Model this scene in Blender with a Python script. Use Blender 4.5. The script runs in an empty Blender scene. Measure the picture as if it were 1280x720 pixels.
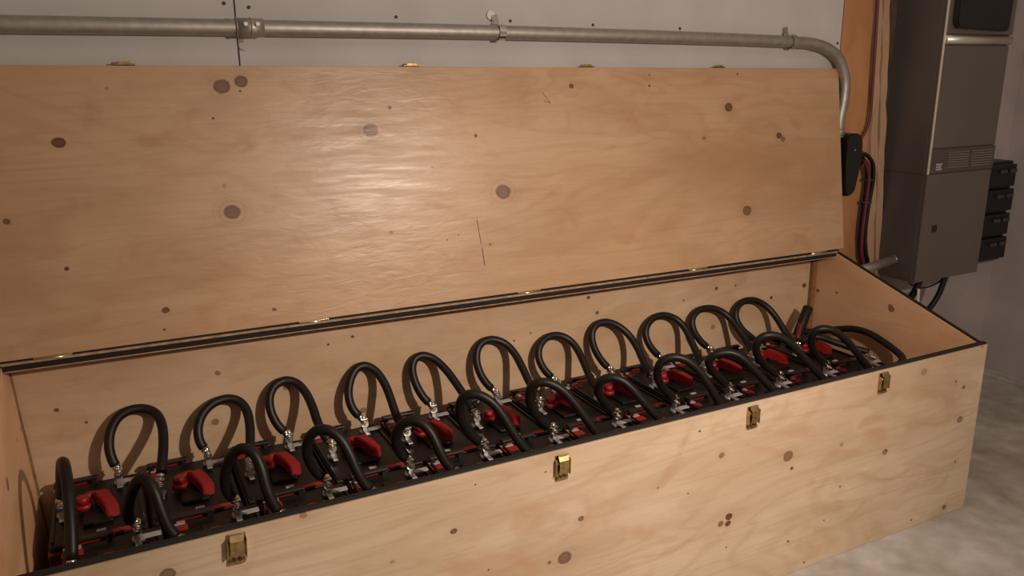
import bpy, bmesh, math, random
from mathutils import Vector, Matrix
random.seed(7)
S = bpy.context.scene
COL = S.collection

# ---------------------------------------------------------------- camera
cd = bpy.data.cameras.new('camera'); cam = bpy.data.objects.new('camera', cd); COL.objects.link(cam); S.camera = cam
cd.sensor_fit = 'HORIZONTAL'; cd.sensor_width = 36.0; cd.lens = 36.0 * 1000 / 1280; cd.clip_start = .01; cd.clip_end = 50
CR = Vector((0.89015715, -0.45555532, -0.00946582)); CU = Vector((0.1248124, 0.22379914, 0.96661047)); CF = Vector((0.4382261, 0.86161668, -0.25607536))
cam.matrix_world = Matrix(((CR.x, CU.x, -CF.x, -2.18826746), (CR.y, CU.y, -CF.y, -1.31197461), (CR.z, CU.z, -CF.z, 1.2708804), (0, 0, 0, 1)))

# ---------------------------------------------------------------- light
w = bpy.data.worlds.new('world'); S.world = w; w.use_nodes = True
w.node_tree.nodes['Background'].inputs[0].default_value = (1.0, .75, .55, 1); w.node_tree.nodes['Background'].inputs[1].default_value = 0.02
def bulb(name, loc, power, col, r):
    l = bpy.data.lights.new(name, 'POINT'); l.energy = power; l.color = col; l.shadow_soft_size = r
    o = bpy.data.objects.new(name, l); COL.objects.link(o); o.location = loc; return o
bulb('bulb_light', (-.96, -1.38, 1.46), 66, (1.0, .83, .69), .035)
# added soft spot at the bulb's position, brightening the middle of the box
sl = bpy.data.lights.new('added_beam', 'SPOT'); sl.energy = 58; sl.color = (1.0, .84, .71); sl.shadow_soft_size = .035; sl.spot_size = math.radians(72); sl.spot_blend = 1.0
so = bpy.data.objects.new('added_beam', sl); COL.objects.link(so); so.location = (-.96, -1.38, 1.46)
so.rotation_euler = (Vector((-1.22, .15, .36)) - Vector(so.location)).to_track_quat('-Z', 'Y').to_euler()
S.view_settings.view_transform = 'Standard'; S.view_settings.look = 'None'; S.view_settings.gamma = 1
S.view_settings.use_curve_mapping = False; S.view_settings.exposure = 0.0

# ---------------------------------------------------------------- materials
def nt(name):
    m = bpy.data.materials.new(name); m.use_nodes = True
    return m, m.node_tree, m.node_tree.nodes['Principled BSDF']
def mat(name, col, rough=.5, metal=0, spec=.5, var=0, scale=30, bump=0, coat=0):
    m, t, b = nt(name)
    b.inputs['Base Color'].default_value = (*col, 1); b.inputs['Roughness'].default_value = rough
    b.inputs['Metallic'].default_value = metal; b.inputs['Specular IOR Level'].default_value = spec; b.inputs['Coat Weight'].default_value = coat
    tc = t.nodes.new('ShaderNodeTexCoord'); n = t.nodes.new('ShaderNodeTexNoise'); n.inputs['Scale'].default_value = scale; n.inputs['Detail'].default_value = 6
    t.links.new(tc.outputs['Object'], n.inputs['Vector'])
    if var:
        r = t.nodes.new('ShaderNodeMix'); r.data_type = 'RGBA'
        r.inputs[6].default_value = (*[c * (1 - var) for c in col], 1); r.inputs[7].default_value = (*[min(1, c * (1 + var)) for c in col], 1)
        mr = t.nodes.new('ShaderNodeMapRange'); mr.inputs[1].default_value = .3; mr.inputs[2].default_value = .7
        t.links.new(n.outputs[0], mr.inputs[0]); t.links.new(mr.outputs[0], r.inputs[0]); t.links.new(r.outputs[2], b.inputs['Base Color'])
    if bump:
        bp = t.nodes.new('ShaderNodeBump'); bp.inputs['Strength'].default_value = bump; bp.inputs['Distance'].default_value = .002
        t.links.new(n.outputs[0], bp.inputs['Height']); t.links.new(bp.outputs[0], b.inputs['Normal'])
    return m

# knot node group: distance to an ellipse centre, wobbled, gives core and halo masks
G = bpy.data.node_groups.new('knot', 'ShaderNodeTree')
for nme, st in (('P', 'NodeSocketVector'), ('Centre', 'NodeSocketVector'), ('Radius', 'NodeSocketFloat'), ('Dark', 'NodeSocketFloat'), ('Halo', 'NodeSocketFloat'), ('CoreIn', 'NodeSocketFloat'), ('HaloIn', 'NodeSocketFloat')):
    G.interface.new_socket(nme, in_out='INPUT', socket_type=st)
for nme in ('Core', 'HaloOut'): G.interface.new_socket(nme, in_out='OUTPUT', socket_type='NodeSocketFloat')
gi = G.nodes.new('NodeGroupInput'); go = G.nodes.new('NodeGroupOutput')
def gm(op, a, b=None, c=None):
    n = G.nodes.new('ShaderNodeMath'); n.operation = op
    for k, x in enumerate((a, b, c)):
        if x is None: continue
        if isinstance(x, (int, float)): n.inputs[k].default_value = x
        else: G.links.new(x, n.inputs[k])
    return n.outputs[0]
dn = G.nodes.new('ShaderNodeVectorMath'); dn.operation = 'SUBTRACT'; G.links.new(gi.outputs['P'], dn.inputs[0]); G.links.new(gi.outputs['Centre'], dn.inputs[1])
sc = G.nodes.new('ShaderNodeVectorMath'); sc.operation = 'MULTIPLY'; sc.inputs[1].default_value = (.92, 1.08, 1); G.links.new(dn.outputs[0], sc.inputs[0])
ln = G.nodes.new('ShaderNodeVectorMath'); ln.operation = 'LENGTH'; G.links.new(sc.outputs[0], ln.inputs[0])
q = gm('DIVIDE', ln.outputs['Value'], gi.outputs['Radius'])
def smooth(x, a, b):
    n = G.nodes.new('ShaderNodeMapRange'); n.interpolation_type = 'SMOOTHSTEP'; n.inputs[1].default_value = a; n.inputs[2].default_value = b; n.inputs[3].default_value = 1; n.inputs[4].default_value = 0
    G.links.new(x, n.inputs[0]); return n.outputs[0]
core = gm('MULTIPLY', gm('MULTIPLY', smooth(q, .66, .90), gm('SUBTRACT', 1.0, gm('MULTIPLY', smooth(q, .25, .75), .12))), gm('MULTIPLY', gi.outputs['Dark'], 1.22))
ring = gm('MULTIPLY_ADD', gm('SINE', gm('MULTIPLY', q, 11.0)), .3, .7)
halo = gm('MULTIPLY', gm('MULTIPLY', smooth(q, .8, 2.6), ring), gi.outputs['Halo'])
G.links.new(gm('MAXIMUM', core, gi.outputs['CoreIn']), go.inputs[0]); G.links.new(gm('MAXIMUM', halo, gi.outputs['HaloIn']), go.inputs[1])

def plywood(name, knots, axes, seed=0, tint=(1, 1, 1), gloss=.36, lines=1.0, shine=.5, figure=.55):
    """axes = which object axes are (along grain, across)"""
    m, t, b = nt(name); N = t.nodes; L = t.links
    tc = N.new('ShaderNodeTexCoord'); sp = N.new('ShaderNodeSeparateXYZ'); L.new(tc.outputs['Object'], sp.inputs[0])
    cb = N.new('ShaderNodeCombineXYZ'); L.new(sp.outputs[axes[0]], cb.inputs[0]); L.new(sp.outputs[axes[1]], cb.inputs[1]); P = cb.outputs[0]
    def noise(sx, sy, scale=1, det=3, dist=0, off=0, src=None):
        mp = N.new('ShaderNodeMapping'); mp.inputs['Scale'].default_value = (sx, sy, 1); mp.inputs['Location'].default_value = (seed * 3.7 + off, seed * 1.3, seed)
        L.new(src or P, mp.inputs[0]); n = N.new('ShaderNodeTexNoise'); n.inputs['Scale'].default_value = scale; n.inputs['Detail'].default_value = det; n.inputs['Distortion'].default_value = dist
        L.new(mp.outputs[0], n.inputs['Vector']); return n
    def math_(op, a, bb=0.0, c=0.0):
        n = N.new('ShaderNodeMath'); n.operation = op
        for k, x in enumerate((a, bb, c)):
            if isinstance(x, (int, float)): n.inputs[k].default_value = x
            else: L.new(x, n.inputs[k])
        return n.outputs[0]
    def mix(f, a, bb, mode='MIX'):
        n = N.new('ShaderNodeMix'); n.data_type = 'RGBA'; n.blend_type = mode
        for k, x in ((0, f), (6, a), (7, bb)):
            if isinstance(x, (int, float)): n.inputs[k].default_value = x
            elif isinstance(x, tuple): n.inputs[k].default_value = (*[x[i] * tint[i] for i in range(3)], 1)
            else: L.new(x, n.inputs[k])
        return n.outputs[2]
    def rng(x, a, bb, c=0.0, d=1.0):
        n = N.new('ShaderNodeMapRange'); n.inputs[1].default_value = a; n.inputs[2].default_value = bb; n.inputs[3].default_value = c; n.inputs[4].default_value = d
        L.new(x, n.inputs[0]); return n.outputs[0]
    wob = noise(1, 1, 60, 2); wv = N.new('ShaderNodeVectorMath'); wv.operation = 'MULTIPLY_ADD'; wv.inputs[1].default_value = (.005, .005, 0)
    L.new(wob.outputs['Color'], wv.inputs[0]); L.new(P, wv.inputs[2])
    of = N.new('ShaderNodeVectorMath'); of.operation = 'SUBTRACT'; of.inputs[1].default_value = (.0025, .0025, 0); L.new(wv.outputs[0], of.inputs[0]); KP = of.outputs[0]
    c_in = h_in = None
    for (u, v_, r, dk, ha) in knots:
        g = N.new('ShaderNodeGroup'); g.node_tree = G; L.new(KP, g.inputs['P']); g.inputs['Centre'].default_value = (u, v_, 0)
        g.inputs['Radius'].default_value = r; g.inputs['Dark'].default_value = dk; g.inputs['Halo'].default_value = min(1, ha * .35)
        if c_in: L.new(c_in, g.inputs['CoreIn']); L.new(h_in, g.inputs['HaloIn'])
        c_in, h_in = g.outputs[0], g.outputs[1]
    broad = noise(.9, 2.6, 1.6, 4, .6).outputs[0]
    cath = noise(1.0, 4.5, 1.3, 2, .8, 5).outputs[0]
    bands = math_('SINE', math_('MULTIPLY', cath, 55.0))
    fine = noise(4, 130, 1, 3, 0, 9).outputs[0]
    blot = noise(2.5, 5, 2.2, 5, 1.2, 13).outputs[0]
    col = mix(rng(broad, .35, .65), (.50, .30, .16), (.63, .41, .245))
    col = mix(math_('MULTIPLY', rng(blot, .52, .72), figure), col, (.48, .25, .12))
    col = mix(math_('MULTIPLY', rng(bands, .2, 1.0), .20 * lines), col, (.42, .235, .12))
    col = mix(math_('MULTIPLY', rng(fine, .5, .75), .22 * lines), col, (.40, .23, .12))
    if c_in:
        col = mix(math_('MULTIPLY', h_in, .55), col, (.34, .19, .085))
        col = mix(c_in, col, (.125, .038, .014))
    L.new(col, b.inputs['Base Color'])
    b.inputs['Roughness'].default_value = gloss
    rr = noise(3, 30, 2.5, 4, .5, 21).outputs[0]; L.new(rng(rr, .3, .7, gloss - .03, gloss + .12), b.inputs['Roughness'])
    b.inputs['Specular IOR Level'].default_value = shine
    s1 = noise(9, 36, 1.7, 5, .9, 31).outputs[0]; s2 = noise(6, 10, 2, 4, .8, 41).outputs[0]
    hgt = math_('ADD', math_('MULTIPLY', s1, .7), math_('MULTIPLY', s2, .5))
    bp = N.new('ShaderNodeBump'); bp.inputs['Strength'].default_value = .24; bp.inputs['Distance'].default_value = .0042; L.new(hgt, bp.inputs['Height']); L.new(bp.outputs[0], b.inputs['Normal'])
    return m

LID_KNOTS = [(-2.286, 0.44, 0.0155, 0.8, 0), (-2.183, 0.55, 0.0049, 0.4, 0), (-1.951, 0.552, 0.0216, 0.75, 1.4), (-1.908, 0.563, 0.0177, 0.8, 0.6), (-1.912, 0.541, 0.0039, 0.9, 0), (-1.977, 0.482, 0.0039, 0.9, 0), (-1.959, 0.271, 0.0213, 0.75, 2.4), (-1.562, 0.498, 0.0061, 0.8, 0.3), (-1.616, 0.445, 0.0222, 0.7, 2.2), (-1.335, 0.422, 0.0053, 0.9, 0), (-1.269, 0.273, 0.0257, 0.7, 2.0), (-1.036, 0.547, 0.0091, 0.8, 0.4), (-0.479, 0.479, 0.0182, 0.75, 1.5), (-0.276, 0.387, 0.0137, 0.8, 1.5), (-0.259, 0.374, 0.011, 0.6, 0.3), (-0.423, 0.159, 0.021, 0.65, 1.6), (-2.303, 0.178, 0.0058, 0.9, 0), (-2.123, 0.066, 0.0097, 0.8, 0.4), (-1.89, 0.037, 0.0059, 0.8, 0.2), (-2.398, 0.285, 0.0077, 0.7, 0.3), (-1.464, 0.348, 0.0033, 0.7, 0), (-2.131, 0.024, 0.0039, 0.8, 0), (-0.77, 0.577, 0.0036, 0.9, 0), (-0.772, 0.545, 0.0044, 0.9, 0), (-0.438, 0.579, 0.0042, 0.9, 0), (-0.581, 0.39, 0.0076, 0.4, 0.6), (-1.588, 0.192, 0.0061, 0.5, 0.5), (-1.44, 0.16, 0.0031, 0.9, 0), (-1.408, 0.17, 0.0025, 0.8, 0), (-1.319, 0.137, 0.0042, 0.7, 0.3), (-1.97, 0.332, 0.0058, 0.35, 0.4)]
FRONT_KNOTS = [(-1.656, 0.399, 0.0083, 0.8, 0.8), (-1.359, 0.344, 0.009, 0.7, 1.2), (-1.399, 0.26, 0.0202, 0.7, 1.6), (-1.437, 0.26, 0.0055, 0.7, 0.5), (-0.753, 0.348, 0.0194, 0.65, 1.7), (-0.736, 0.311, 0.0065, 0.85, 0.8), (-0.971, 0.402, 0.0099, 0.6, 1.5), (-0.935, 0.23, 0.0126, 0.9, 1.0), (-0.937, 0.212, 0.0105, 0.9, 0.5), (-0.96, 0.217, 0.0104, 0.7, 0.8), (-0.389, 0.274, 0.0122, 0.6, 0.8), (-0.383, 0.277, 0.0049, 0.9, 0), (-0.079, 0.304, 0.0133, 0.6, 1.4), (-0.122, 0.428, 0.0052, 0.7, 0.3), (-0.082, 0.403, 0.0079, 0.7, 0.5), (-0.267, 0.483, 0.0147, 0.35, 1.3), (-0.563, 0.335, 0.0069, 0.4, 1), (-1.041, 0.479, 0.0038, 0.9, 0), (-1.607, 0.489, 0.0025, 0.9, 0), (-1.447, 0.477, 0.0027, 0.9, 0), (-1.581, 0.289, 0.0026, 0.9, 0), (-0.727, 0.099, 0.0046, 0.9, 0), (-0.66, 0.017, 0.0047, 0.8, 0), (-0.094, 0.026, 0.0111, 0.7, 0.6), (-0.072, 0.169, 0.0054, 0.7, 0), (-0.023, 0.514, 0.0042, 0.8, 0), (-1.944, 0.515, 0.0077, 0.5, 1.4), (-1.785, 0.371, 0.0049, 0.4, 0.8), (-2.174, 0.468, 0.0154, 0.7, 1.2), (-1.066, 0.327, 0.003, 0.8, 0), (-0.552, 0.212, 0.0047, 0.7, 0), (-0.6, 0.126, 0.0035, 0.8, 0), (-0.937, 0.146, 0.0032, 0.8, 0), (-0.238, 0.024, 0.0053, 0.8, 0), (-1.155, 0.364, 0.0038, 0.5, 0.6)]
BACK_KNOTS = [(-2.345, 0.56, 0.0062, 0.8, 0.3), (-2.291, 0.518, 0.0041, 0.8, 0.2), (-2.018, 0.461, 0.0105, 0.6, 0.8), (-2.0, 0.584, 0.0082, 0.6, 0.3), (-1.841, 0.516, 0.0105, 0.5, 1), (-1.729, 0.612, 0.0042, 0.9, 0), (-1.664, 0.623, 0.0053, 0.9, 0.3), (-1.648, 0.415, 0.0109, 0.6, 0.8), (-1.196, 0.536, 0.0046, 0.7, 0), (-0.945, 0.632, 0.0071, 0.9, 0.3), (-0.913, 0.58, 0.0072, 0.8, 0.6), (-0.726, 0.485, 0.0102, 0.6, 0.8), (-0.458, 0.465, 0.0109, 0.5, 0.8), (-0.454, 0.595, 0.008, 0.8, 0.3), (-0.372, 0.595, 0.0055, 0.6, 0), (-0.208, 0.532, 0.0072, 0.9, 0.2), (-0.057, 0.555, 0.0118, 0.8, 0.3), (-0.032, 0.34, 0.0091, 0.6, 0.3), (-1.142, 0.551, 0.0046, 0.6, 0), (-0.586, 0.573, 0.0052, 0.6, 0), (-1.656, 0.673, 0.0042, 0.8, 0)]
SIDE_KNOTS = [(0.309, 0.547, 0.014, 0.7, 0.3), (0.312, 0.554, 0.0112, 0.7, 0.3), (0.604, 0.538, 0.009, 0.7, 0), (0.523, 0.549, 0.0059, 0.7, 0)]
SCREWS= [(-1.899, 1.434), (-1.846, 1.427), (-1.497, 1.414), (-1.182, 1.411), (-0.925, 1.406), (-0.622, 1.401), (-0.212, 1.39), (0.034, 1.366), (0.043, 1.18)]
COND= [[-0.168, 0.631, 1.365], [-0.122, 0.631, 1.363], [-0.049, 0.631, 1.349], [0.006, 0.631, 1.319], [0.038, 0.631, 1.274], [0.052, 0.631, 1.23], [0.051, 0.631, 1.178], [0.043, 0.631, 1.125], [0.041, 0.631, 1.083]]
BACK_LOOPS = [[[-2.24,0.56,0.418],[-2.252,0.572,0.445],[-2.253,0.584,0.471],[-2.246,0.599,0.503],[-2.226,0.611,0.531],[-2.198,0.616,0.537],[-2.166,0.618,0.534],[-2.142,0.607,0.522],[-2.135,0.58,0.5],[-2.139,0.538,0.473],[-2.149,0.49,0.449],[-2.159,0.458,0.418]],[[-2.05,0.56,0.418],[-2.067,0.573,0.441],[-2.063,0.59,0.475],[-2.048,0.603,0.503],[-2.018,0.614,0.522],[-1.98,0.618,0.524],[-1.954,0.609,0.511],[-1.944,0.589,0.491],[-1.947,0.556,0.463],[-1.955,0.522,0.44],[-1.964,0.488,0.419],[-1.968,0.458,0.418]],[[-1.859,0.56,0.418],[-1.885,0.573,0.443],[-1.894,0.589,0.481],[-1.893,0.602,0.514],[-1.875,0.613,0.539],[-1.844,0.618,0.546],[-1.817,0.611,0.535],[-1.802,0.588,0.512],[-1.795,0.557,0.486],[-1.796,0.52,0.458],[-1.793,0.49,0.438],[-1.778,0.458,0.418]],[[-1.669,0.56,0.418],[-1.699,0.573,0.449],[-1.699,0.589,0.485],[-1.685,0.606,0.527],[-1.66,0.616,0.548],[-1.636,0.618,0.547],[-1.611,0.605,0.529],[-1.599,0.577,0.499],[-1.597,0.544,0.466],[-1.598,0.51,0.435],[-1.593,0.488,0.416],[-1.587,0.458,0.418]],[[-1.478,0.56,0.418],[-1.503,0.574,0.441],[-1.516,0.591,0.485],[-1.52,0.604,0.52],[-1.507,0.614,0.544],[-1.48,0.618,0.55],[-1.45,0.608,0.536],[-1.428,0.583,0.51],[-1.417,0.55,0.481],[-1.406,0.523,0.458],[-1.402,0.493,0.437],[-1.397,0.458,0.418]],[[-1.288,0.56,0.418],[-1.324,0.574,0.455],[-1.334,0.591,0.498],[-1.329,0.607,0.539],[-1.304,0.616,0.56],[-1.267,0.618,0.559],[-1.231,0.609,0.544],[-1.214,0.583,0.515],[-1.211,0.55,0.482],[-1.209,0.517,0.453],[-1.205,0.491,0.431],[-1.206,0.458,0.418]],[[-1.097,0.56,0.418],[-1.133,0.576,0.453],[-1.14,0.591,0.488],[-1.133,0.604,0.519],[-1.1,0.615,0.54],[-1.058,0.618,0.54],[-1.024,0.606,0.523],[-1.01,0.584,0.498],[-1.01,0.548,0.464],[-1.014,0.51,0.431],[-1.012,0.492,0.417],[-1.016,0.458,0.418]],[[-0.907,0.56,0.418],[-0.931,0.574,0.442],[-0.952,0.588,0.482],[-0.956,0.604,0.528],[-0.934,0.614,0.552],[-0.891,0.618,0.557],[-0.852,0.606,0.539],[-0.826,0.584,0.51],[-0.815,0.555,0.479],[-0.821,0.521,0.447],[-0.824,0.492,0.422],[-0.825,0.458,0.418]],[[-0.716,0.56,0.418],[-0.755,0.576,0.457],[-0.766,0.591,0.494],[-0.751,0.606,0.526],[-0.714,0.615,0.544],[-0.666,0.618,0.544],[-0.627,0.606,0.526],[-0.613,0.582,0.499],[-0.614,0.552,0.468],[-0.621,0.514,0.433],[-0.621,0.494,0.416],[-0.635,0.458,0.418]],[[-0.525,0.56,0.418],[-0.557,0.576,0.444],[-0.58,0.59,0.483],[-0.577,0.604,0.519],[-0.548,0.614,0.541],[-0.496,0.618,0.544],[-0.446,0.608,0.528],[-0.427,0.586,0.504],[-0.422,0.551,0.473],[-0.42,0.521,0.448],[-0.413,0.499,0.43],[-0.444,0.458,0.418]],[[-0.335,0.56,0.418],[-0.39,0.577,0.457],[-0.402,0.594,0.499],[-0.39,0.606,0.527],[-0.352,0.616,0.546],[-0.301,0.618,0.544],[-0.259,0.603,0.523],[-0.243,0.576,0.491],[-0.237,0.547,0.459],[-0.238,0.518,0.431],[-0.238,0.495,0.41],[-0.254,0.458,0.418]]]
FRONT_LOOPS = [[[-2.215,0.288,0.418],[-2.232,0.285,0.436],[-2.224,0.275,0.473],[-2.208,0.262,0.522],[-2.193,0.245,0.54],[-2.181,0.229,0.534],[-2.175,0.212,0.521],[-2.167,0.199,0.48],[-2.164,0.189,0.445],[-2.142,0.186,0.418]],[[-2.025,0.288,0.418],[-2.05,0.285,0.445],[-2.04,0.275,0.502],[-2.029,0.262,0.541],[-2.006,0.245,0.56],[-1.986,0.229,0.554],[-1.978,0.212,0.522],[-1.976,0.199,0.486],[-1.972,0.189,0.452],[-1.951,0.186,0.418]],[[-1.834,0.288,0.418],[-1.865,0.285,0.448],[-1.877,0.277,0.498],[-1.875,0.266,0.539],[-1.856,0.252,0.563],[-1.831,0.237,0.563],[-1.811,0.222,0.543],[-1.8,0.208,0.51],[-1.792,0.197,0.477],[-1.784,0.189,0.449],[-1.761,0.186,0.418]],[[-1.644,0.288,0.418],[-1.671,0.285,0.446],[-1.682,0.275,0.492],[-1.675,0.262,0.525],[-1.652,0.245,0.544],[-1.629,0.229,0.538],[-1.614,0.212,0.516],[-1.605,0.199,0.482],[-1.597,0.189,0.445],[-1.57,0.186,0.418]],[[-1.453,0.288,0.418],[-1.492,0.285,0.445],[-1.519,0.277,0.495],[-1.528,0.266,0.549],[-1.518,0.252,0.574],[-1.489,0.237,0.577],[-1.458,0.222,0.553],[-1.439,0.208,0.519],[-1.421,0.197,0.474],[-1.406,0.189,0.448],[-1.38,0.186,0.418]],[[-1.263,0.288,0.418],[-1.307,0.285,0.446],[-1.335,0.277,0.497],[-1.348,0.266,0.544],[-1.338,0.252,0.567],[-1.311,0.237,0.573],[-1.276,0.222,0.552],[-1.253,0.208,0.515],[-1.23,0.197,0.48],[-1.21,0.189,0.447],[-1.189,0.186,0.418]],[[-1.072,0.288,0.418],[-1.114,0.285,0.454],[-1.146,0.275,0.497],[-1.15,0.262,0.53],[-1.131,0.245,0.549],[-1.101,0.229,0.541],[-1.08,0.212,0.517],[-1.057,0.199,0.481],[-1.028,0.189,0.446],[-0.999,0.186,0.418]],[[-0.882,0.288,0.418],[-0.929,0.285,0.458],[-0.964,0.275,0.506],[-0.966,0.262,0.549],[-0.941,0.245,0.57],[-0.902,0.229,0.562],[-0.872,0.212,0.533],[-0.848,0.199,0.489],[-0.824,0.189,0.447],[-0.808,0.186,0.418]],[[-0.691,0.288,0.418],[-0.769,0.285,0.483],[-0.789,0.277,0.515],[-0.781,0.266,0.536],[-0.757,0.252,0.545],[-0.729,0.237,0.545],[-0.707,0.222,0.528],[-0.68,0.208,0.493],[-0.647,0.197,0.456],[-0.63,0.189,0.439],[-0.617,0.186,0.418]],[[-0.5,0.288,0.418],[-0.561,0.285,0.453],[-0.616,0.277,0.506],[-0.63,0.266,0.55],[-0.611,0.252,0.574],[-0.572,0.237,0.57],[-0.533,0.222,0.545],[-0.503,0.208,0.499],[-0.468,0.197,0.466],[-0.445,0.189,0.442],[-0.427,0.186,0.418]],[[-0.31,0.288,0.418],[-0.358,0.285,0.45],[-0.404,0.275,0.503],[-0.419,0.262,0.539],[-0.408,0.245,0.564],[-0.371,0.229,0.56],[-0.33,0.212,0.529],[-0.297,0.199,0.484],[-0.27,0.189,0.45],[-0.237,0.186,0.418]]]
M = {}
M['lid'] = plywood('varnished_plywood_lid', LID_KNOTS, (0, 1), 1, tint=(.93, .93, .94), gloss=.34, shine=.5, figure=.6)
M['front'] = plywood('plywood_front', FRONT_KNOTS, (0, 2), 2.3, (1.06, 1.28, 1.55), .45, 1.4, figure=.75)
M['back'] = plywood('plywood_back', BACK_KNOTS, (0, 2), 4.1, (1.04, 1.14, 1.25), .5, .6)
M['side'] = plywood('plywood_side', SIDE_KNOTS, (1, 2), 5.2, (1.42, 1.40, 1.42), .5, .5)
M['sheath'] = plywood('plywood_wall_board', [], (2, 0), 8.2, (.86, .66, .50), .6, .8)
M['stud'] = plywood('rough_stud_wood', [], (2, 0), 9.7, (.80, .82, .90), .8, 1.2)
M['ply_edge'] = mat('plywood_edge', (.42, .27, .17), .7, var=.3, scale=60)
M['gasket'] = mat('black_foam_gasket', (.012, .009, .008), .85)
M['brass'] = mat('worn_brass', (.50, .36, .17), .34, 1, var=.3, scale=90)
M['bright'] = mat('bright_brass', (.75, .65, .42), .22, 1)
M['drywall'] = mat('drywall_paper', (.53, .515, .505), .85, var=.06, scale=6, bump=.05)
M['galv'] = mat('galvanised_steel', (.42, .40, .36), .5, .75, var=.12, scale=50)
M['zinc'] = mat('bright_zinc', (.82, .80, .76), .18, 1)
M['lead'] = mat('lead_terminal', (.40, .39, .39), .38, .6, var=.15, scale=120)
M['white'] = mat('white_plastic', (.70, .66, .64), .5)
M['label'] = mat('white_sticker', (.46, .43, .42), .5, var=.15, scale=150)
M['red'] = mat('red_plastic', (.29, .010, .011), .48, var=.12, scale=60)
M['redsticker'] = mat('red_sticker', (.36, .02, .022), .5, var=.15, scale=100)
M['maroon'] = mat('maroon_battery_case', (.085, .010, .010), .45, var=.2, scale=40)
M['blackp'] = mat('black_battery_cover', (.008, .007, .007), .42, spec=.35, var=.25, scale=50, bump=.15)
M['rubber'] = mat('black_cable_jacket', (.012, .009, .008), .45, spec=.35, var=.15, scale=80)
M['shrink'] = mat('red_heat_shrink', (.14, .015, .015), .5)
M['screw'] = mat('dark_screw_head', (.03, .02, .015), .6)
M['concrete'] = mat('concrete_wall', (.43, .385, .375), .9, var=.16, scale=3.2, bump=.1)
M['steel'] = mat('cabinet_steel', (.115, .105, .10), .42, .3, var=.12, scale=3)
M['steel_front'] = mat('cabinet_door_steel', (.135, .115, .10), .5, .2, var=.08, scale=4)
M['lip'] = mat('rolled_steel_lip', (.80, .74, .66), .36, .85)
M['batten'] = mat('glued_orange_batten', (.26, .135, .05), .7, var=.3, scale=60)
M['edge'] = mat('bare_metal_edge', (.72, .66, .58), .38, .25)
M['frame'] = mat('shade_toned_framing', (.075, .045, .030), .8, var=.3, scale=20)  # dark brown stands in for the shaded strip between post and cabinet
M['dark'] = mat('black_plastic', (.010, .009, .009), .42)
M['vent'] = mat('vent_panel', (.085, .065, .065), .55)
M['slat'] = mat('vent_slat', (.16, .15, .125), .5)
M['purple'] = mat('dark_red_wire', (.12, .02, .03), .5)
M['greyw'] = mat('grey_insulation', (.055, .05, .06), .55)
M['pencil'] = mat('pencil_line', (.10, .07, .055), .8)
M['pink'] = mat('unpainted_room_wall', (.38, .33, .30), .9)

def concrete_floor():
    m, t, b = nt('concrete_floor'); N = t.nodes; L = t.links
    tc = N.new('ShaderNodeTexCoord')
    n1 = N.new('ShaderNodeTexNoise'); n1.inputs['Scale'].default_value = 2.2; n1.inputs['Detail'].default_value = 8; n1.inputs['Distortion'].default_value = 1.0
    n2 = N.new('ShaderNodeTexNoise'); n2.inputs['Scale'].default_value = 14; n2.inputs['Detail'].default_value = 6
    for n in (n1, n2): L.new(tc.outputs['Object'], n.inputs['Vector'])
    r = N.new('ShaderNodeValToRGB'); e = r.color_ramp.elements; e[0].position = .3; e[0].color = (.31, .265, .21, 1); e[1].position = .62; e[1].color = (.54, .52, .49, 1)
    L.new(n1.outputs[0], r.inputs[0])
    x = N.new('ShaderNodeMix'); x.data_type = 'RGBA'; x.blend_type = 'OVERLAY'; x.inputs[0].default_value = .45; L.new(r.outputs[0], x.inputs[6]); L.new(n2.outputs[0], x.inputs[7])
    L.new(x.outputs[2], b.inputs['Base Color']); b.inputs['Roughness'].default_value = .8
    bp = N.new('ShaderNodeBump'); bp.inputs['Strength'].default_value = .2; bp.inputs['Distance'].default_value = .004; L.new(n2.outputs[0], bp.inputs['Height']); L.new(bp.outputs[0], b.inputs['Normal'])
    return m
M['floor'] = concrete_floor()

# ---------------------------------------------------------------- mesh helpers
def box(bm, x0, x1, y0, y1, z0, z1, bev=0, mi=0, rot=None):
    xs, ys, zs = sorted((x0, x1)), sorted((y0, y1)), sorted((z0, z1))
    vs = [bm.verts.new((x, y, z)) for z in zs for y in ys for x in xs]
    fs = [bm.faces.new([vs[i] for i in f]) for f in ((0, 2, 3, 1), (4, 5, 7, 6), (0, 1, 5, 4), (2, 6, 7, 3), (0, 4, 6, 2), (1, 3, 7, 5))]
    for f in fs: f.material_index = mi
    if bev:
        es = list({e for f in fs for e in f.edges})
        r = bmesh.ops.bevel(bm, geom=es, offset=bev, segments=2, affect='EDGES', profile=.5)
        vs = list({v for v in r['verts']} | {v for v in vs if v.is_valid})
        for f in r['faces']: f.material_index = mi
    if rot:
        c = Vector(((x0 + x1) / 2, (y0 + y1) / 2, (z0 + z1) / 2))
        bmesh.ops.rotate(bm, verts=vs, cent=c, matrix=rot)
    return vs
def prism(bm, pts, axis, a, b_):
    """extrude a polygon (list of 2-tuples) along axis from a to b_"""
    def P(p, h):
        q = list(p); q.insert(axis, h); return q
    A = [bm.verts.new(P(p, a)) for p in pts]; B = [bm.verts.new(P(p, b_)) for p in pts]
    bm.faces.new(A); bm.faces.new(B[::-1]); n = len(pts)
    for i in range(n): bm.faces.new((A[i], B[i], B[(i + 1) % n], A[(i + 1) % n]))
    return A + B
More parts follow.
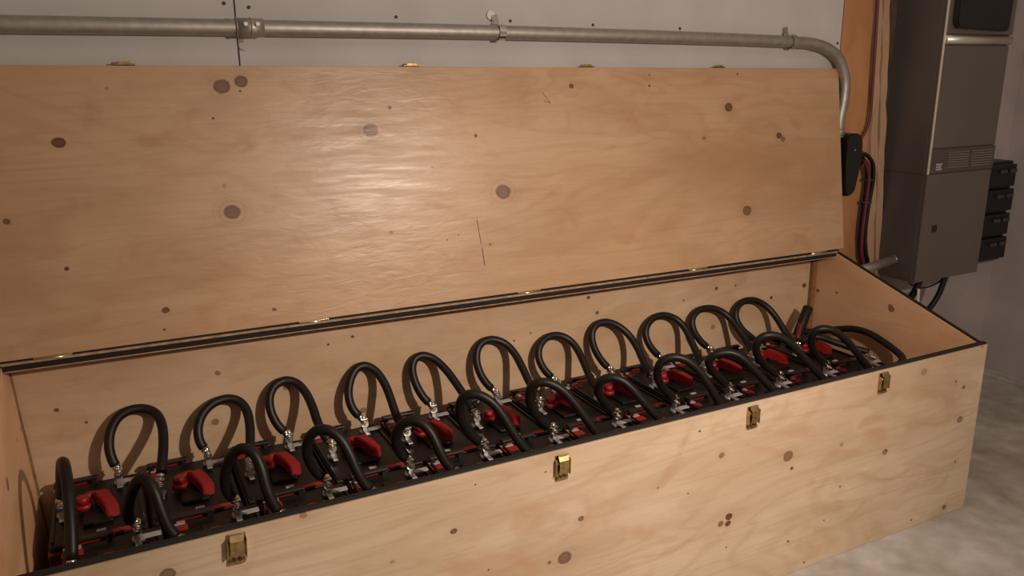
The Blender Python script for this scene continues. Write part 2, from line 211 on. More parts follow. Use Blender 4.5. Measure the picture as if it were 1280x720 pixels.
def cyl(bm, p, q, r, n=16, r2=None, mi=0):
    p, q = Vector(p), Vector(q); d = (q - p).normalized(); u = d.orthogonal().normalized(); v = d.cross(u); r2 = r if r2 is None else r2
    A = [bm.verts.new(p + (u * math.cos(a) + v * math.sin(a)) * r) for a in [2 * math.pi * k / n for k in range(n)]]
    B = [bm.verts.new(q + (u * math.cos(a) + v * math.sin(a)) * r2) for a in [2 * math.pi * k / n for k in range(n)]]
    fs = [bm.faces.new(A[::-1]), bm.faces.new(B)]
    for i in range(n):
        f = bm.faces.new((A[i], A[(i + 1) % n], B[(i + 1) % n], B[i])); f.smooth = True; fs.append(f)
    for f in fs: f.material_index = mi
def catmull(pts, k=5):
    P = [Vector(p) for p in pts]; P = [P[0] * 2 - P[1]] + P + [P[-1] * 2 - P[-2]]; out = []
    for i in range(1, len(P) - 2):
        for j in range(k):
            t = j / k; a, b_, c, d = P[i - 1], P[i], P[i + 1], P[i + 2]
            out.append(.5 * ((2 * b_) + (c - a) * t + (2 * a - 5 * b_ + 4 * c - d) * t * t + (3 * b_ - a - 3 * c + d) * t ** 3))
    out.append(P[-2]); return out
def smoothp(pts, it=2):
    P = [Vector(p) for p in pts]
    for _ in range(it): P = [P[0]] + [(P[i - 1] + P[i] * 2 + P[i + 1]) / 4 for i in range(1, len(P) - 1)] + [P[-1]]
    return P
def tube(bm, pts, r, n=12, k=5, sm=True):
    C = catmull(pts, k) if sm else [Vector(p) for p in pts]
    d0 = (C[1] - C[0]).normalized(); u = d0.orthogonal().normalized(); rings = []
    for i, c in enumerate(C):
        d = (C[min(i + 1, len(C) - 1)] - C[max(i - 1, 0)]).normalized(); u = (u - d * u.dot(d)).normalized(); v = d.cross(u)
        rings.append([bm.verts.new(c + (u * math.cos(a) + v * math.sin(a)) * r) for a in [2 * math.pi * j / n for j in range(n)]])
    for A, B in zip(rings, rings[1:]):
        for i in range(n): bm.faces.new((A[i], A[(i + 1) % n], B[(i + 1) % n], B[i])).smooth = True
    bm.faces.new(rings[0][::-1]); bm.faces.new(rings[-1])
def obj(name, bm, m, parent=None):
    bmesh.ops.recalc_face_normals(bm, faces=bm.faces)
    me = bpy.data.meshes.new(name); bm.to_mesh(me); bm.free()
    for x in (m if isinstance(m, (list, tuple)) else [m]): me.materials.append(x)
    o = bpy.data.objects.new(name, me); COL.objects.link(o)
    if parent: o.parent = parent
    return o
def tag(o, label, cat, group=None):
    o['label'] = label; o['category'] = cat
    if group: o['group'] = group
    return o
def thing(name, label, cat, loc=(0, 0, 0), group=None):
    o = bpy.data.objects.new(name, None); COL.objects.link(o); o.location = loc; o.empty_display_size = .05
    return tag(o, label, cat, group)
def part(name, m, parent, fn, off=None, label=None):
    bm = bmesh.new(); fn(bm)
    if off is None and parent is not None:
        off = parent.location
    if off is not None: bmesh.ops.translate(bm, verts=bm.verts, vec=-Vector(off))
    o = obj(name, bm, m, parent)
    if label: o['label'] = label
    return o
def struct(name, m, fn):
    bm = bmesh.new(); fn(bm); o = obj(name, bm, m); o['kind'] = 'structure'; return o

# ================================================================ the room
struct('floor', M['floor'], lambda b: box(b, -5, 1.6, -4.2, .9, -.1, 0))
struct('ceiling', M['drywall'], lambda b: box(b, -5, 1.6, -4.2, .9, 2.45, 2.55))
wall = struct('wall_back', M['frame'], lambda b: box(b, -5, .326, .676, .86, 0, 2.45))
struct('wall_alcove', M['concrete'], lambda b: box(b, .326, 1.4, .74, .86, 0, 2.45))
struct('wall_right', M['concrete'], lambda b: box(b, 1.178, 1.4, -4.2, .74, 0, 2.45))
struct('wall_left', M['pink'], lambda b: box(b, -5, -4.9, -4.2, .66, 0, 2.45))
struct('wall_front', M['pink'], lambda b: box(b, -5, 1.4, -4.3, -4.2, 0, 2.45))
# drywall sheets screwed to the back wall, one joint
part('drywall_sheet', M['drywall'], wall, lambda b: box(b, -4.31, -1.8785, .662, .676, .012, 2.44, .0015))
part('drywall_sheet', M['drywall'], wall, lambda b: box(b, -1.8755, .048, .662, .676, .012, 2.44, .0015))
part('plywood_board', M['sheath'], wall, lambda b: prism(b, [(.050, .012), (.300, .012), (.300, .60), (.176, 1.53), (.165, 2.44), (.050, 2.44)], 1, .660, .676), label='orange plywood board on the wall')
for (x, z) in SCREWS + [(-1.93, 1.60), (-1.83, 1.60), (-2.4, 1.43), (-2.0, 1.75), (.03, 1.6)]:
    part('screw', M['screw'], wall, lambda b: cyl(b, (x, .6635, z), (x, .6605, z), .0042, 10))
def chip(b):
    prism(b, [(-1.874, 1.365), (-1.862, 1.352), (-1.872, 1.349)], 1, .6605, .6625); prism(b, [(-1.8745, 1.340), (-1.860, 1.331), (-1.8745, 1.334)], 1, .6605, .6625)
    prism(b, [(-1.885, 1.388), (-1.858, 1.40), (-1.853, 1.385)], 1, .6605, .6625)
part('torn_paper', M['stud'], wall, chip, label='torn paper beside the drywall joint')
# rough post closing the end of the framed wall: two plies with a ragged edge, leaning a little
def ply(x0, x1, y0, seed, lean=.092):
    def f(b):
        rnd = random.Random(seed); prev = None; n = 46
        for k in range(n + 1):
            z = 2.43 * k / n + .002; dx = max(-.11, min(.02, -lean * (z - .63) / .87))
            j = [rnd.uniform(-.0035, .0035) for _ in range(3)]
            r = [b.verts.new(p) for p in ((x0 + dx + j[0], .662, z), (x0 + dx + j[0], y0 + j[2], z), (x1 + dx + j[1], y0 + j[2], z), (x1 + dx + j[1], .662, z))]
            if prev:
                for i in range(4): b.faces.new((prev[i], prev[(i + 1) % 4], r[(i + 1) % 4], r[i]))
            else: b.faces.new(r)
            prev = r
        b.faces.new(prev)
    return f
post = struct('trim_1', M['stud'], ply(.270, .300, .645, 1))
part('edge_strip', M['stud'], post, ply(.306, .336, .642, 2), label='second ragged strip of the rough post')

struct('trim_2', M['floor'], lambda b: box(b, 1.105, 1.177, -4.1, .739, 0, .010, .003))

# ================================================================ the plywood box
W_ = 2.44; T = .018; D_ = .648; HF = .518; YR = .543
box_t = thing('battery_box', 'long open plywood battery box with brass latches on the concrete floor', 'storage box')
def zr(x): return .684 + (-x) / 2.44 * .0205
part('front_panel', M['front'], box_t, lambda b: box(b, -W_, 0, 0, T, 0.001, HF, .001))
def tall(y0, y1, x0, x1, z0, top):
    return lambda b: hexa(b, x0, x1, y0, y1, z0, top)
def hexa(b, x0, x1, y0, y1, z0, zt, zb=None):
    """box whose top follows zt(x,y) and bottom z0 or zb(x)"""
    f = lambda x: (zb(x) if zb else z0)
    c = [(x0, y0), (x1, y0), (x1, y1), (x0, y1)]
    A = [b.verts.new((x, y, f(x))) for x, y in c]; B = [b.verts.new((x, y, zt(x, y))) for x, y in c]
    b.faces.new(A[::-1]); b.faces.new(B)
    for i in range(4): b.faces.new((A[i], A[(i + 1) % 4], B[(i + 1) % 4], B[i]))
part('back_panel', M['back'], box_t, lambda b: hexa(b, -W_ + T + .001, -T - .001, .630, D_, .02, lambda x, y: zr(x) - .0155))
part('bottom_panel', M['back'], box_t, lambda b: box(b, -W_ + T + .001, -T - .001, T + .001, .629, .001, .019))
def side(xa, xb, lean=0):
    def f(b):
        prof = [(T + .0005, .002), (D_, .002), (D_, zr(xa) - .001), (YR, zr(xa) - .001), (T + .0005, HF)]
        vs = prism(b, prof, 0, xa, xb)
        for v_ in vs: v_.co.x += lean * max(0, .66 - v_.co.z) 
        if lean: pass
    return f
part('side_panel', M['side'], box_t, side(-T, 0))
part('side_panel', M['side'], box_t, side(-W_, -W_ + T, .045))
# hinge rail along the top of the back, black foam on its face
part('hinge_rail', M['back'], box_t, lambda b: hexa(b, -W_ + T + .001, -T - .001, YR, D_, 0, lambda x, y: zr(x) - .003, lambda x: zr(x) - .0145))
part('gasket', M['gasket'], box_t, lambda b: hexa(b, -W_ , 0, YR - .003, YR - .0005, 0, lambda x, y: zr(x) + .0005, lambda x: zr(x) - .0118), label='black foam strip on the hinge rail')
part('gasket', M['gasket'], box_t, lambda b: box(b, -W_, 0, 0.003, T - .0005, HF + .0005, HF + .0065, .002), label='black foam strip on the front rim')
def slope(xa, xb):
    def f(b):
        n = math.atan2(zr(xa) - HF, YR - T); ex = .0035
        prism(b, [(T, HF + .0005), (YR - .004, zr(xa) - .0005), (YR - .004, zr(xa) + ex), (T, HF + ex + .0015)], 0, xa, xb)
    return f
part('gasket', M['gasket'], box_t, slope(-T + .0035, -.005), label='black foam strip on the right side rim')
part('gasket', M['gasket'], box_t, slope(-W_ + .001, -W_ + T - .001), label='black foam strip on the left side rim')
part('corner_batten', M['batten'], box_t, lambda b: box(b, -.036, -T - .0005, .614, .6295, .02, .666, .002), label='thin orange batten in the inner corner')
part('corner_batten', M['batten'], box_t, lambda b: prism(b, [(-2.4205, .655), (-2.4165, .655), (-2.4125, .55), (-2.409, .50), (-2.404, .385), (-2.398, .2), (-2.4095, .2)][::1], 1, .620, .6295), label='ragged orange batten in the left inner corner')

# lid: leans back from the hinge rail onto the wall
LB = Vector((.022, .545, .6955)); LX = Vector((.9999737, 0, -.00725203)); LY = Vector((.00715781, .16066933, .98698234)); LN = LX.cross(LY)
lid = part('lid', M['lid'], box_t, lambda b: box(b, -2.482, 0, 0, .5975, -.018, 0, .0012))
lid.matrix_basis = Matrix(((LX.x, LY.x, LN.x, LB.x), (LX.y, LY.y, LN.y, LB.y), (LX.z, LY.z, LN.z, LB.z), (0, 0, 0, 1)))
lid['label'] = 'wide knotty plywood lid leaning open against the wall'
part('rail_trim', M['ply_edge'], box_t, lambda b: hexa(b, -W_, .0, YR - .004, YR + .0015, 0, lambda x, y: zr(x) + .0052, lambda x: zr(x) + .0008), label='pale strip between hinge rail and lid')
part('rail_trim', M['ply_edge'], box_t, lambda b: hexa(b, -W_ + T, -T, YR - .0025, YR - .0004, 0, lambda x, y: zr(x) - .0120, lambda x: zr(x) - .0145), label='pale bottom ply of the hinge rail')
part('gasket', M['gasket'], box_t, lambda b: hexa(b, -W_, 0, YR + .002, YR + .012, 0, lambda x, y: zr(x) + .0083, lambda x: zr(x) - .002), label='black strip standing in for the shadow gap between hinge rail and lid')  # shadow gap at the foot of the lid, made as a black strip
def line(pts, wd):
    def f(b):
        for (x0, y0), (x1, y1) in zip(pts, pts[1:]):
            d = Vector((x1 - x0, y1 - y0)).normalized(); nn = Vector((-d.y, d.x)) * wd
            vs = [b.verts.new(p) for p in ((x0 + nn.x, y0 + nn.y, .0003), (x0 - nn.x, y0 - nn.y, .0003), (x1 - nn.x, y1 - nn.y, .0003), (x1 + nn.x, y1 + nn.y, .0003))]
            b.faces.new(vs)
    return f
part('pencil_mark', M['pencil'], lid, line([(-1.130, .532), (-1.122, .522), (-1.106, .502), (-1.126, .508)], .0007), off=(0, 0, 0))
part('pencil_mark', M['pencil'], lid, line([(-1.352, .205), (-1.348, .165), (-1.345, .140)], .0009), off=(0, 0, 0))
part('pencil_mark', M['pencil'], lid, line([(-1.344, .130), (-1.342, .112), (-1.340, .083)], .0011), off=(0, 0, 0))
# brass keepers near the lid's free edge
def keeper(b):
    box(b, -.022, .022, .5985, .6015, -.016, .001, .0008); box(b, -.014, .014, .5985, .606, -.004, -.001, .0008); cyl(b, (-.015, .6015, -.008), (-.015, .603, -.008), .003, 8); cyl(b, (.015, .6015, -.008), (.015, .603, -.008), .003, 8)
k0 = None
for x in (-2.144, -1.494, -.978, -.506):
    if k0 is None: k0 = part('keeper', M['brass'], lid, keeper, off=(0, 0, 0)); o = k0
    else: o = k0.copy(); COL.objects.link(o); o.parent = lid
    o.location = (x, 0, 0)
# hinges let into the joint
def hinge(b):
    box(b, -.036, .036, -.004, .0, -.002, .0012, .0004); cyl(b, (-.036, -.0045, .002), (.036, -.0045, .002), .0026, 10)
h0 = None
for x in (-2.35, -1.801, -1.214, -.629, -.12):
    if h0 is None: h0 = part('hinge', M['bright'], lid, hinge, off=(0, 0, 0)); o = h0; h0['label'] = 'brass hinge at the foot of the lid'
    else: o = h0.copy(); COL.objects.link(o); o.parent = lid
    o.location = (x, 0, 0)

# brass draw latches on the front panel
def latch_plate(b):
    box(b, -.016, .016, -.0015, 0, -.030, .026, .0006)
    prism(b, [(0, -.030), (-.006, -.030), (-.0065, -.024), (0, -.020)], 0, -.013, .013)
    for s in (-1, 1): box(b, s * .016 - .0008, s * .016 + .0008, -.010, 0, -.018, .018, .0005)
def latch_lever(b):
    P = [(-.004, -.016), (-.011, -.012), (-.0135, 0), (-.012, .016), (-.007, .026), (-.004, .0285), (-.003, .026), (-.008, .015), (-.0105, 0), (-.009, -.010)]
    prism(b, P, 0, -.0115, .0115)
    cyl(b, (-.0155, -.006, .010), (.0155, -.006, .010), .0028, 10)
latches = [(-2.062, .487, 8), (-1.409, .482, 2), (-.884, .484, 0), (-.432, .486, 0)]
L0 = None
for (x, z, a) in latches:
    if L0 is None:
        L0 = part('latch', M['brass'], box_t, latch_plate, off=(0, 0, 0)); lv = part('lever', M['brass'], L0, latch_lever, off=(0, 0, 0))
        hk = part('hook', M['bright'], L0, lambda b: box(b, -.010, .010, -.008, -.0045, .024, .0275, .001), off=(0, 0, 0))
        ho = part('rivet', M['screw'], L0, lambda b: [cyl(b, (sx, -.0015, -.0225), (sx, -.0068, -.0225), .0022, 8) for sx in (-.005, .005)], off=(0, 0, 0))
        o = L0
    else:
        o = L0.copy(); COL.objects.link(o); o.parent = box_t
        for ch in (lv, hk, ho):
            c = ch.copy(); COL.objects.link(c); c.parent = o
    o.location = (x, -.0005, z); o.rotation_euler = (0, math.radians(a * .4), 0)

# ================================================================ batteries
BW, BD, ZT = .092, .27, .385
C = lambda i: -2.285 + .1905 * i
def make_battery(name, label):
    t = thing(name, label, 'battery', (0, 0, 0))          # origin: floor centre of the BACK edge
    P = lambda nm, m, fn, lab=None: part(nm, m, t, fn, off=(0, 0, 0), label=lab)
    P('case', M['maroon'], lambda b: box(b, -BW, BW, -BD, 0, .0195, .372, .004))
    def cover(b):
        box(b, -BW + .003, BW - .003, -BD + .004, -.004, .3725, .384, .003)
        box(b, -.028, .028, -.215, -.060, .3835, .392, .003)          # raised vent gallery
        box(b, -BW + .006, -BW + .012, -BD + .02, -.02, .3835, .389, .001); box(b, BW - .012, BW - .006, -BD + .02, -.02, .3835, .389, .001)
    P('cover', M['blackp'], cover)
    def term(x, y):
        def f(b):
            cyl(b, (x, y, .384), (x, y, .392), .014, 16, .011)
            box(b, x - .007, x + .007, y - .006, y + .006, .39, .421, .002)
            box(b, x - .006, x + .006, y - .036, y - .006, .3905, .3945, .001)
            box(b, x - .006, x + .006, y - .0095, y - .006, .39, .412, .001)
        return f
    def bolt(x, y):
        def f(b):
            cyl(b, (x, y - .018, .412), (x, y - .010, .412), .0075, 6); cyl(b, (x, y - .010, .412), (x, y - .008, .412), .0095, 14)
            cyl(b, (x, y + .006, .412), (x, y + .013, .412), .0072, 6); cyl(b, (x, y - .022, .412), (x, y + .016, .412), .0038, 10)
        return f
    for (x, y) in ((.045, -.043), (-.066, -.145)):
        P('terminal', M['lead'], term(x, y)); P('terminal_bolt', M['zinc'], bolt(x, y))
    # red vent manifold: hexagonal cap, swan-neck arm and end block
    def cap(b):
        cyl(b, (-.026, -.140, .391), (-.026, -.140, .403), .0165, 16, .0165); cyl(b, (-.026, -.140, .403), (-.026, -.140, .418), .0135, 6, .0125)
    P('vent_cap', M['red'], cap)
    def arm(b):
        A = Vector((.004, -.122)); B = Vector((.030, -.200)); d = (B - A).normalized(); n_ = Vector((-d.y, d.x))
        prof = [(0, .392), (0, .414), (.016, .424), (.052, .421), (.080, .412), (.082, .386), (.064, .386), (.056, .398), (.020, .402), (.016, .392)]
        rows = []
        for s in (-.0125, .0125):
            rows.append([b.verts.new((A.x + d.x * u + n_.x * s, A.y + d.y * u + n_.y * s, z)) for u, z in prof])
        b.faces.new(rows[0]); b.faces.new(rows[1][::-1]); k = len(prof)
        for i in range(k): b.faces.new((rows[0][i], rows[1][i], rows[1][(i + 1) % k], rows[0][(i + 1) % k]))
        bmesh.ops.bevel(b, geom=list(b.edges), offset=.0022, segments=2, affect='EDGES')
    P('vent_arm', M['red'], arm)
    P('vent_neck', M['red'], lambda b: tube(b, [(-.026, -.140, .408), (-.014, -.128, .412), (.002, -.120, .408)], .0075, 10))
    P('red_label', M['redsticker'], lambda b: box(b, .020, .075, -BD + .006, -BD + .020, .384, .3865))
    P('red_label', M['redsticker'], lambda b: box(b, -.090, -.052, -.046, -.026, .384, .3855))
    P('white_label', M['label'], lambda b: box(b, .054, .088, -.052, -.038, .3895, .3925))
    P('white_label', M['label'], lambda b: box(b, -.088, -.056, -.022, -.010, .384, .386))
    P('white_label', M['label'], lambda b: box(b, -.004, .014, -BD + .026, -BD + .034, .384, .3858))
    def grip(b):
        box(b, -.086, .002, -.020, -.004, .395, .402, .002); box(b, -.082, -.072, -.018, -.006, .384, .396); box(b, -.012, -.002, -.018, -.006, .384, .396)
    P('grip', M['dark'], grip); P('grip_edge', M['red'], lambda b: box(b, -.088, .004, -.0035, .0005, .379, .389, .001))
    return t
proto = make_battery('battery', '')
def dup(r, **kw):
    c = r.copy(); COL.objects.link(c)
    for ch in r.children:
        d = ch.copy(); COL.objects.link(d); d.parent = c
    return c
ORD = ['first', 'second', 'third', 'fourth', 'fifth', 'sixth', 'seventh', 'eighth', 'ninth', 'tenth', 'eleventh', 'twelfth']
def place(i, n):
    return ORD[i] + ' from the left end' if i < n / 2 else ('last at the right end' if i == n - 1 else ORD[n - 1 - i] + ' from the right end')
first = True
for row in (0, 1):
    for i in range(12):
        o = proto if first else dup(proto); first = False
        o.location = (C(i) + (.025 if row else 0), .331 if row else .6035, 0)
        o.rotation_euler.z = math.radians(random.uniform(-.5, .5)) if 0 < i < 11 else 0
        o['label'] = ('front-row battery half hidden by the front panel, ' if row else 'back-row black battery with red vents, ') + place(i, 12)
        o['category'] = 'battery'; o['group'] = 'batteries in the front row' if row else 'batteries in the back row'

# ================================================================ cables
CR_ = .0110
def cable(name, pts, label, r=CR_, lugs=(True, True), group=None, m='rubber', k=5, cat='cable'):
    P = smoothp(pts, 1); base = Vector(P[0])
    Cc = catmull(P, k)
    # trim the jacket back from each lug
    def trim(Q):
        acc = 0; i = 0
        while acc < .012 and i < len(Q) - 4: acc += (Q[i + 1] - Q[i]).length; i += 1
        return Q[i:]
    J = Cc
    if lugs[0]: J = trim(J)
    if lugs[1]: J = trim(J[::-1])[::-1]
    bm = bmesh.new(); tube(bm, J, r, 14, sm=False); bmesh.ops.translate(bm, verts=bm.verts, vec=-base)
    o = obj(name, bm, M[m]); o.location = base; tag(o, label, cat, group)
    for e, (on, a, b_) in enumerate(((lugs[0], P[0], J[0]), (lugs[1], P[-1], J[-1]))):
        if not on: continue
        def lug(b):
            d = (Vector(b_) - Vector(a)); cyl(b, Vector(a) + d * .25, Vector(b_) + d * .15, r * .80, 14)
            x, y, z = a; z = .4215
            box(b, x - .009, x + .009, y - .010, y + .010, z, z + .0035, .001); cyl(b, (x, y, z + .003), (x, y, z + .009), .0068, 6)
        part('lug', M['zinc'], o, lug)
    return o
for i, p in enumerate(BACK_LOOPS):
    cable('battery_cable', p, 'tall black cable loop against the back panel, ' + place(i, 11), group='tall cable loops of the back row')
for i, p in enumerate(FRONT_LOOPS):
    cable('battery_cable', p, 'black cable loop nearest the front rim, ' + place(i, 11), group='lower cable loops of the front row')
LEFTC = [(C(0) - .066, .4585, .418), (-2.345, .452, .452), (-2.338, .43, .50), (-2.330, .385, .548), (-2.322, .33, .562), (-2.318, .27, .535), (-2.318, .22, .478), (C(0) + .025 - .066, .186, .418)]
cable('battery_cable', LEFTC, 'black cable arching front to back beside the left side panel')
RB = [(-.115, .185, .418), (-.062, .200, .423), (-.050, .252, .426), (-.048, .30, .447), (-.048, .356, .461), (-.048, .418, .460), (-.060, .468, .442), (-.105, .505, .428), (-.1445, .5605, .418)]
cable('battery_cable', RB, 'black cable lying along the right side panel inside the box', lugs=(False, True))
RC = [(-.2555, .4585, .418), (-.235, .440, .450), (-.205, .425, .458), (-.160, .40, .432), (-.115, .36, .416), (-.085, .32, .410)]
cable('battery_cable', RC, 'short low black cable crossing under the rightmost front loop', lugs=(True, False), r=.011)
up = cable('output_cable', [(-.172, .535, .416), (-.168, .535, .430), (-.155, .538, .452), (-.135, .545, .480), (-.112, .555, .500)], 'thick black cable stub rising in the rear right corner of the box', r=.017, lugs=(False, False))
part('heat_shrink', M['shrink'], up, lambda b: tube(b, [(-.203, .505, .412), (-.195, .512, .428), (-.180, .522, .445), (-.168, .530, .458)], .009, 10), label='red sleeve on the cable')

# ================================================================ conduit on the back wall
con = thing('conduit', 'galvanised steel conduit running along the wall above the lid and bending down', 'pipe', (-1.2, .631, 1.378))
CP = [(-4.88, .631, 1.376), (-3.0, .631, 1.379), (-2.332, .631, 1.380), (-1.872, .631, 1.381), (-1.23, .631, 1.380), (-.6, .631, 1.374), (-.30, .631, 1.369)] + COND[:1] + COND[1:] + [(.041, .631, 1.06)]
part('pipe', M['galv'], con, lambda b: tube(b, CP, .0178, 20, 6))
def coupling(b):
    cyl(b, (-1.880, .631, 1.381), (-1.824, .631, 1.381), .0208, 20); cyl(b, (-1.853, .631, 1.381), (-1.850, .631, 1.381), .0222, 20)
    cyl(b, (-1.881, .631, 1.381), (-1.884, .631, 1.381), .0222, 20)
cp = part('coupling', M['galv'], con, coupling)
for x in (-1.865, -1.839): part('set_screw', M['zinc'], cp, lambda b: cyl(b, (x, .612, 1.386), (x, .605, 1.388), .0048, 8), off=con.location)
def strap(x, z):
    def f(b):
        n = 18; prev = None
        for k in range(n + 1):
            a = math.radians(-95 + 275 * k / n) + math.pi
            y, zz = .631 + math.cos(a) * .0205, z + math.sin(a) * .0205
            y = min(y, .6615)
            r = [b.verts.new(p) for p in ((x - .009, y, zz), (x + .009, y, zz), (x + .009, .631 + (y - .631) * 1.1, z + (zz - z) * 1.1), (x - .009, .631 + (y - .631) * 1.1, z + (zz - z) * 1.1))]
            if prev:
                for i in range(4): b.faces.new((prev[i], prev[(i + 1) % 4], r[(i + 1) % 4], r[i]))
            else: b.faces.new(r)
            prev = r
        b.faces.new(prev)
        box(b, x - .009, x + .009, .6555, .6615, z + .012, z + .046, .001, rot=Matrix.Rotation(math.radians(-14), 3, 'Y'))
        cyl(b, (x - .006, .6555, z + .034), (x - .006, .6500, z + .034), .0062, 10)
    return f
part('strap', M['zinc'], con, strap(-1.228, 1.380)); part('strap', M['galv'], con, strap(-.205, 1.3665)); part('strap', M['galv'], con, strap(-3.2, 1.378))
part('wall_anchor', M['white'], con, lambda b: cyl(b, (-1.240, .6615, 1.424), (-1.240, .6565, 1.424), .0115, 16), label='white plastic anchor behind the strap')

# black fitting that the conduit drops into, with its cables
fit = thing('conduit_fitting', 'black elongated fitting below the bent conduit, beside the lid', 'junction fitting', (.085, .63, .95))
def fitting(b):
    P = [(.050, 1.050), (.058, 1.068), (.078, 1.074), (.104, 1.072), (.122, 1.062), (.129, 1.040), (.128, 1.0), (.122, .95), (.114, .885), (.108, .872), (.086, .860), (.072, .862), (.060, .90), (.052, .97)]
    prism(b, P, 1, .597, .6595); bmesh.ops.bevel(b, geom=list(b.edges), offset=.004, segments=2, affect='EDGES')
part('body', M['dark'], fit, fitting)
part('cover_screw', M['zinc'], fit, lambda b: cyl(b, (.088, .597, 1.018), (.088, .5945, 1.018), .003, 8))
part('side_hub', M['dark'], fit, lambda b: cyl(b, (.120, .63, .985), (.150, .63, .975), .022, 16, .024))
part('collar', M['galv'], fit, lambda b: cyl(b, (.0425, .631, 1.066), (.0415, .631, 1.09), .0205, 18))
bd = thing('cable_bundle', 'bundle of dark cables leaving the black fitting and dropping behind the box', 'cables', (.205, .63, .80))
for k, (dx, dy, m) in enumerate(((0, 0, 'rubber'), (.014, -.006, 'greyw'), (.006, .012, 'greyw'), (-.008, -.010, 'purple'), (.010, -.014, 'rubber'))):
    part('wire', M[m], bd, lambda b: tube(b, [(.138, .63 + dy, .985 + dx), (.165 + dx * .5, .628 + dy, .985 + dx), (.192 + dx, .624 + dy, .955 + dx), (.203 + dx, .624 + dy, .91), (.205 + dx * .7, .628 + dy, .85), (.203 + dx * .6, .630 + dy, .79), (.205 + dx * .6, .632 + dy, .70), (.216 + dx, .632 + dy, .64), (.232 + dx, .632 + dy, .58), (.235 + dx, .632 + dy, .30)], .0065, 10))
for z, x in ((.905, .2065), (.825, .2045)): part('cable_tie', M['greyw'], bd, lambda b: cyl(b, (x + .003, .628, z), (x + .003, .628, z + .005), .0205, 16))
wr = cable('thin_wire', [(.150, .636, 2.0), (.173, .636, 1.50), (.190, .636, 1.30), (.199, .637, 1.14), (.196, .638, 1.10), (.186, .641, 1.070), (.166, .646, 1.038), (.150, .645, 1.032), (.126, .64, 1.035)], 'thin dark red wire running down the wall into the black fitting', r=.0048, lugs=(False, False), m='purple', cat='wire')
st = thing('conduit_stub', 'short grey conduit stub running from behind the box to the steel cabinet', 'pipe', (.26, .60, .607))
part('pipe', M['galv'], st, lambda b: cyl(b, (.10, .582, .588), (.331, .582, .613), .0165, 20))
part('locknut', M['zinc'], st, lambda b: cyl(b, (.3265, .582, .613), (.3295, .582, .6132), .020, 6))

# ================================================================ steel inverter cabinet on the alcove wall
X0, X1, Y0, Y1, ZB, ZT2 = .330, .678, .490, .739, .545, 2.0
cab = thing('inverter_cabinet', 'tall grey steel electrical cabinet with louvred vents in the alcove', 'electrical cabinet', ((X0 + X1) / 2, Y1, ZB))
part('housing', M['steel'], cab, lambda b: box(b, X0, X1, Y0 + .004, Y1, ZB, ZT2, .002))
part('side_plate', M['steel'], cab, lambda b: box(b, X0 - .003, X0 - .0005, Y0 + .012, Y1 - .02, ZB + .01, .925, .001), label='lower side plate')
part('side_plate', M['steel'], cab, lambda b: box(b, X0 - .003, X0 - .0005, Y0 + .012, Y1 - .02, .930, 1.99, .001), label='upper side plate')
part('door', M['steel_front'], cab, lambda b: box(b, X0 + .004, X1 - .001, Y0 - .003, Y0 + .0035, ZB + .002, .930, .0015), label='lower door')
part('door', M['steel_front'], cab, lambda b: box(b, X0 + .004, X1 - .001, Y0 - .003, Y0 + .0035, 1.018, 1.355, .0015), label='plain middle cover')
part('door', M['steel_front'], cab, lambda b: box(b, X0 + .004, X1 - .001, Y0 - .010, Y0 + .0035, 1.392, 1.99, .002), label='upper cover')
part('corner_strip', M['edge'], cab, lambda b: box(b, X0 - .002, X0 + .004, Y0 - .004, Y0 + .002, .93, ZT2, .0012), label='bright bare metal corner')
part('corner_strip', M['steel_front'], cab, lambda b: box(b, X0 - .001, X0 + .003, Y0 - .002, Y0 + .002, ZB, .928, .0006))
def lip(b):
    n = 10; prev = None
    for k in range(n + 1):
        a = math.radians(90 - 170 * k / n); y = Y0 + .002 - .018 * math.cos(a); z = 1.374 + .016 * math.sin(a)
        r = [b.verts.new(p) for p in ((X0 + .002, y, z), (X1 - .001, y, z), (X1 - .001, Y0 + .003, 1.374 + .012 * math.sin(a)), (X0 + .002, Y0 + .003, 1.374 + .012 * math.sin(a)))]
        if prev:
            for i in range(4): b.faces.new((prev[i], prev[(i + 1) % 4], r[(i + 1) % 4], r[i])).smooth = True
        else: b.faces.new(r)
        prev = r
    b.faces.new(prev)
part('rolled_lip', M['lip'], cab, lip, label='bright rolled lip')
def disp(b):
    P = [(.345, 1.60), (.345, 1.436), (.350, 1.418), (.364, 1.408), (.605, 1.402), (.616, 1.406), (.620, 1.418), (.626, 1.60)]
    prism(b, P, 1, .458, Y0 - .0105); bmesh.ops.bevel(b, geom=list(b.edges), offset=.003, segments=2, affect='EDGES')
part('display_unit', M['dark'], cab, disp, label='black control unit at the top')
vp = part('vent_panel', M['vent'], cab, lambda b: box(b, X0 + .004, X1 - .001, Y0 - .006, Y0 + .003, .932, 1.016, .0015))
for (a, c) in ((.418, .528), (.545, .660)):
    for k in range(7):
        z = .948 + k * .0085
        part('slat', M['slat'], vp, lambda b: box(b, a, c, Y0 - .0095, Y0 - .0062, z, z + .0048, .0006), off=cab.location)
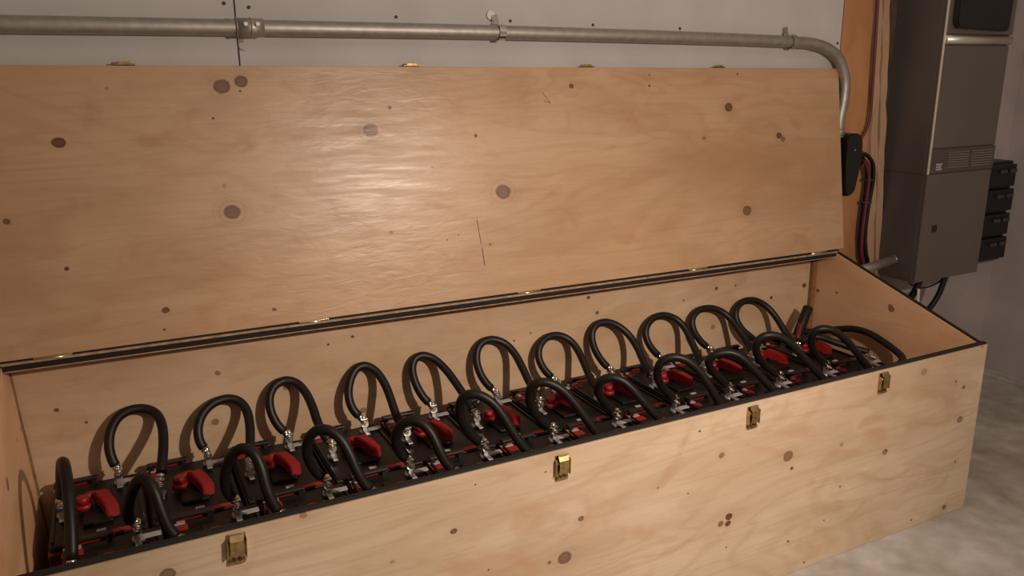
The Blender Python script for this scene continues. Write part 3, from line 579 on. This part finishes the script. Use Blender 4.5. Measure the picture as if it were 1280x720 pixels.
def lbl(b):
    for k, wd in enumerate((.030, .026, .030)): box(b, .362, .362 + wd, Y0 - .0072, Y0 - .0062, .944 + k * .0085, .949 + k * .0085)
part('sticker', M['label'], vp, lbl, off=cab.location)
part('latch_hole', M['dark'], cab, lambda b: box(b, .386, .412, Y0 - .0045, Y0 - .0032, .724, .749, .001))
def cond(p, lab, r, m='rubber'):
    return cable('supply_cable' if r > .006 else 'thin_wire', p, lab, r=r, lugs=(False, False), m=m, cat='cable' if r > .006 else 'wire')
cond([(.458, .56, .544), (.456, .56, .51), (.444, .565, .47), (.42, .60, .40), (.40, .66, .30), (.40, .72, .15)], 'left thick black cable hanging below the steel cabinet', .0125)
cond([(.603, .56, .544), (.602, .56, .50), (.590, .565, .45), (.566, .575, .40), (.53, .60, .34), (.48, .66, .25), (.45, .72, .12)], 'right thick black cable curving down below the steel cabinet', .0105)
cond([(.684, .60, .543), (.672, .60, .512), (.63, .60, .482), (.57, .60, .472), (.50, .60, .478), (.465, .60, .50)], 'longer thin wire drooping in an arc under the steel cabinet', .0028)
cond([(.62, .62, .543), (.60, .62, .520), (.56, .62, .505), (.51, .62, .497), (.48, .62, .498)], 'shorter thin wire arc between the two thick cables', .0022, 'greyw')
pl = thing('paper_tag', 'small white paper tag under the steel cabinet', 'tag', (.47, .54, .46))
part('sheet', M['white'], pl, lambda b: prism(b, [(.418, .505), (.432, .50), (.436, .45), (.424, .455)], 1, .535, .5365))

# black stacked breaker block behind the cabinet's right side
bx = thing('breaker_enclosure', 'black stacked breaker block on the wall right of the steel cabinet', 'breaker box', (.92, .74, .52))
part('housing', M['dark'], bx, lambda b: box(b, .78, 1.075, .650, .739, .52, .925, .004))
for k in range(4):
    z = .532 + k * .098
    mo = part('breaker', M['dark'], bx, lambda b: box(b, .80, 1.070 - .004 * (k % 2), .628, .6495, z, z + .088, .004))
    for xx in (.955, 1.015): part('toggle', M['greyw'], mo, lambda b: box(b, xx, xx + .040, .618, .6275, z + .055, z + .070, .003), off=bx.location)
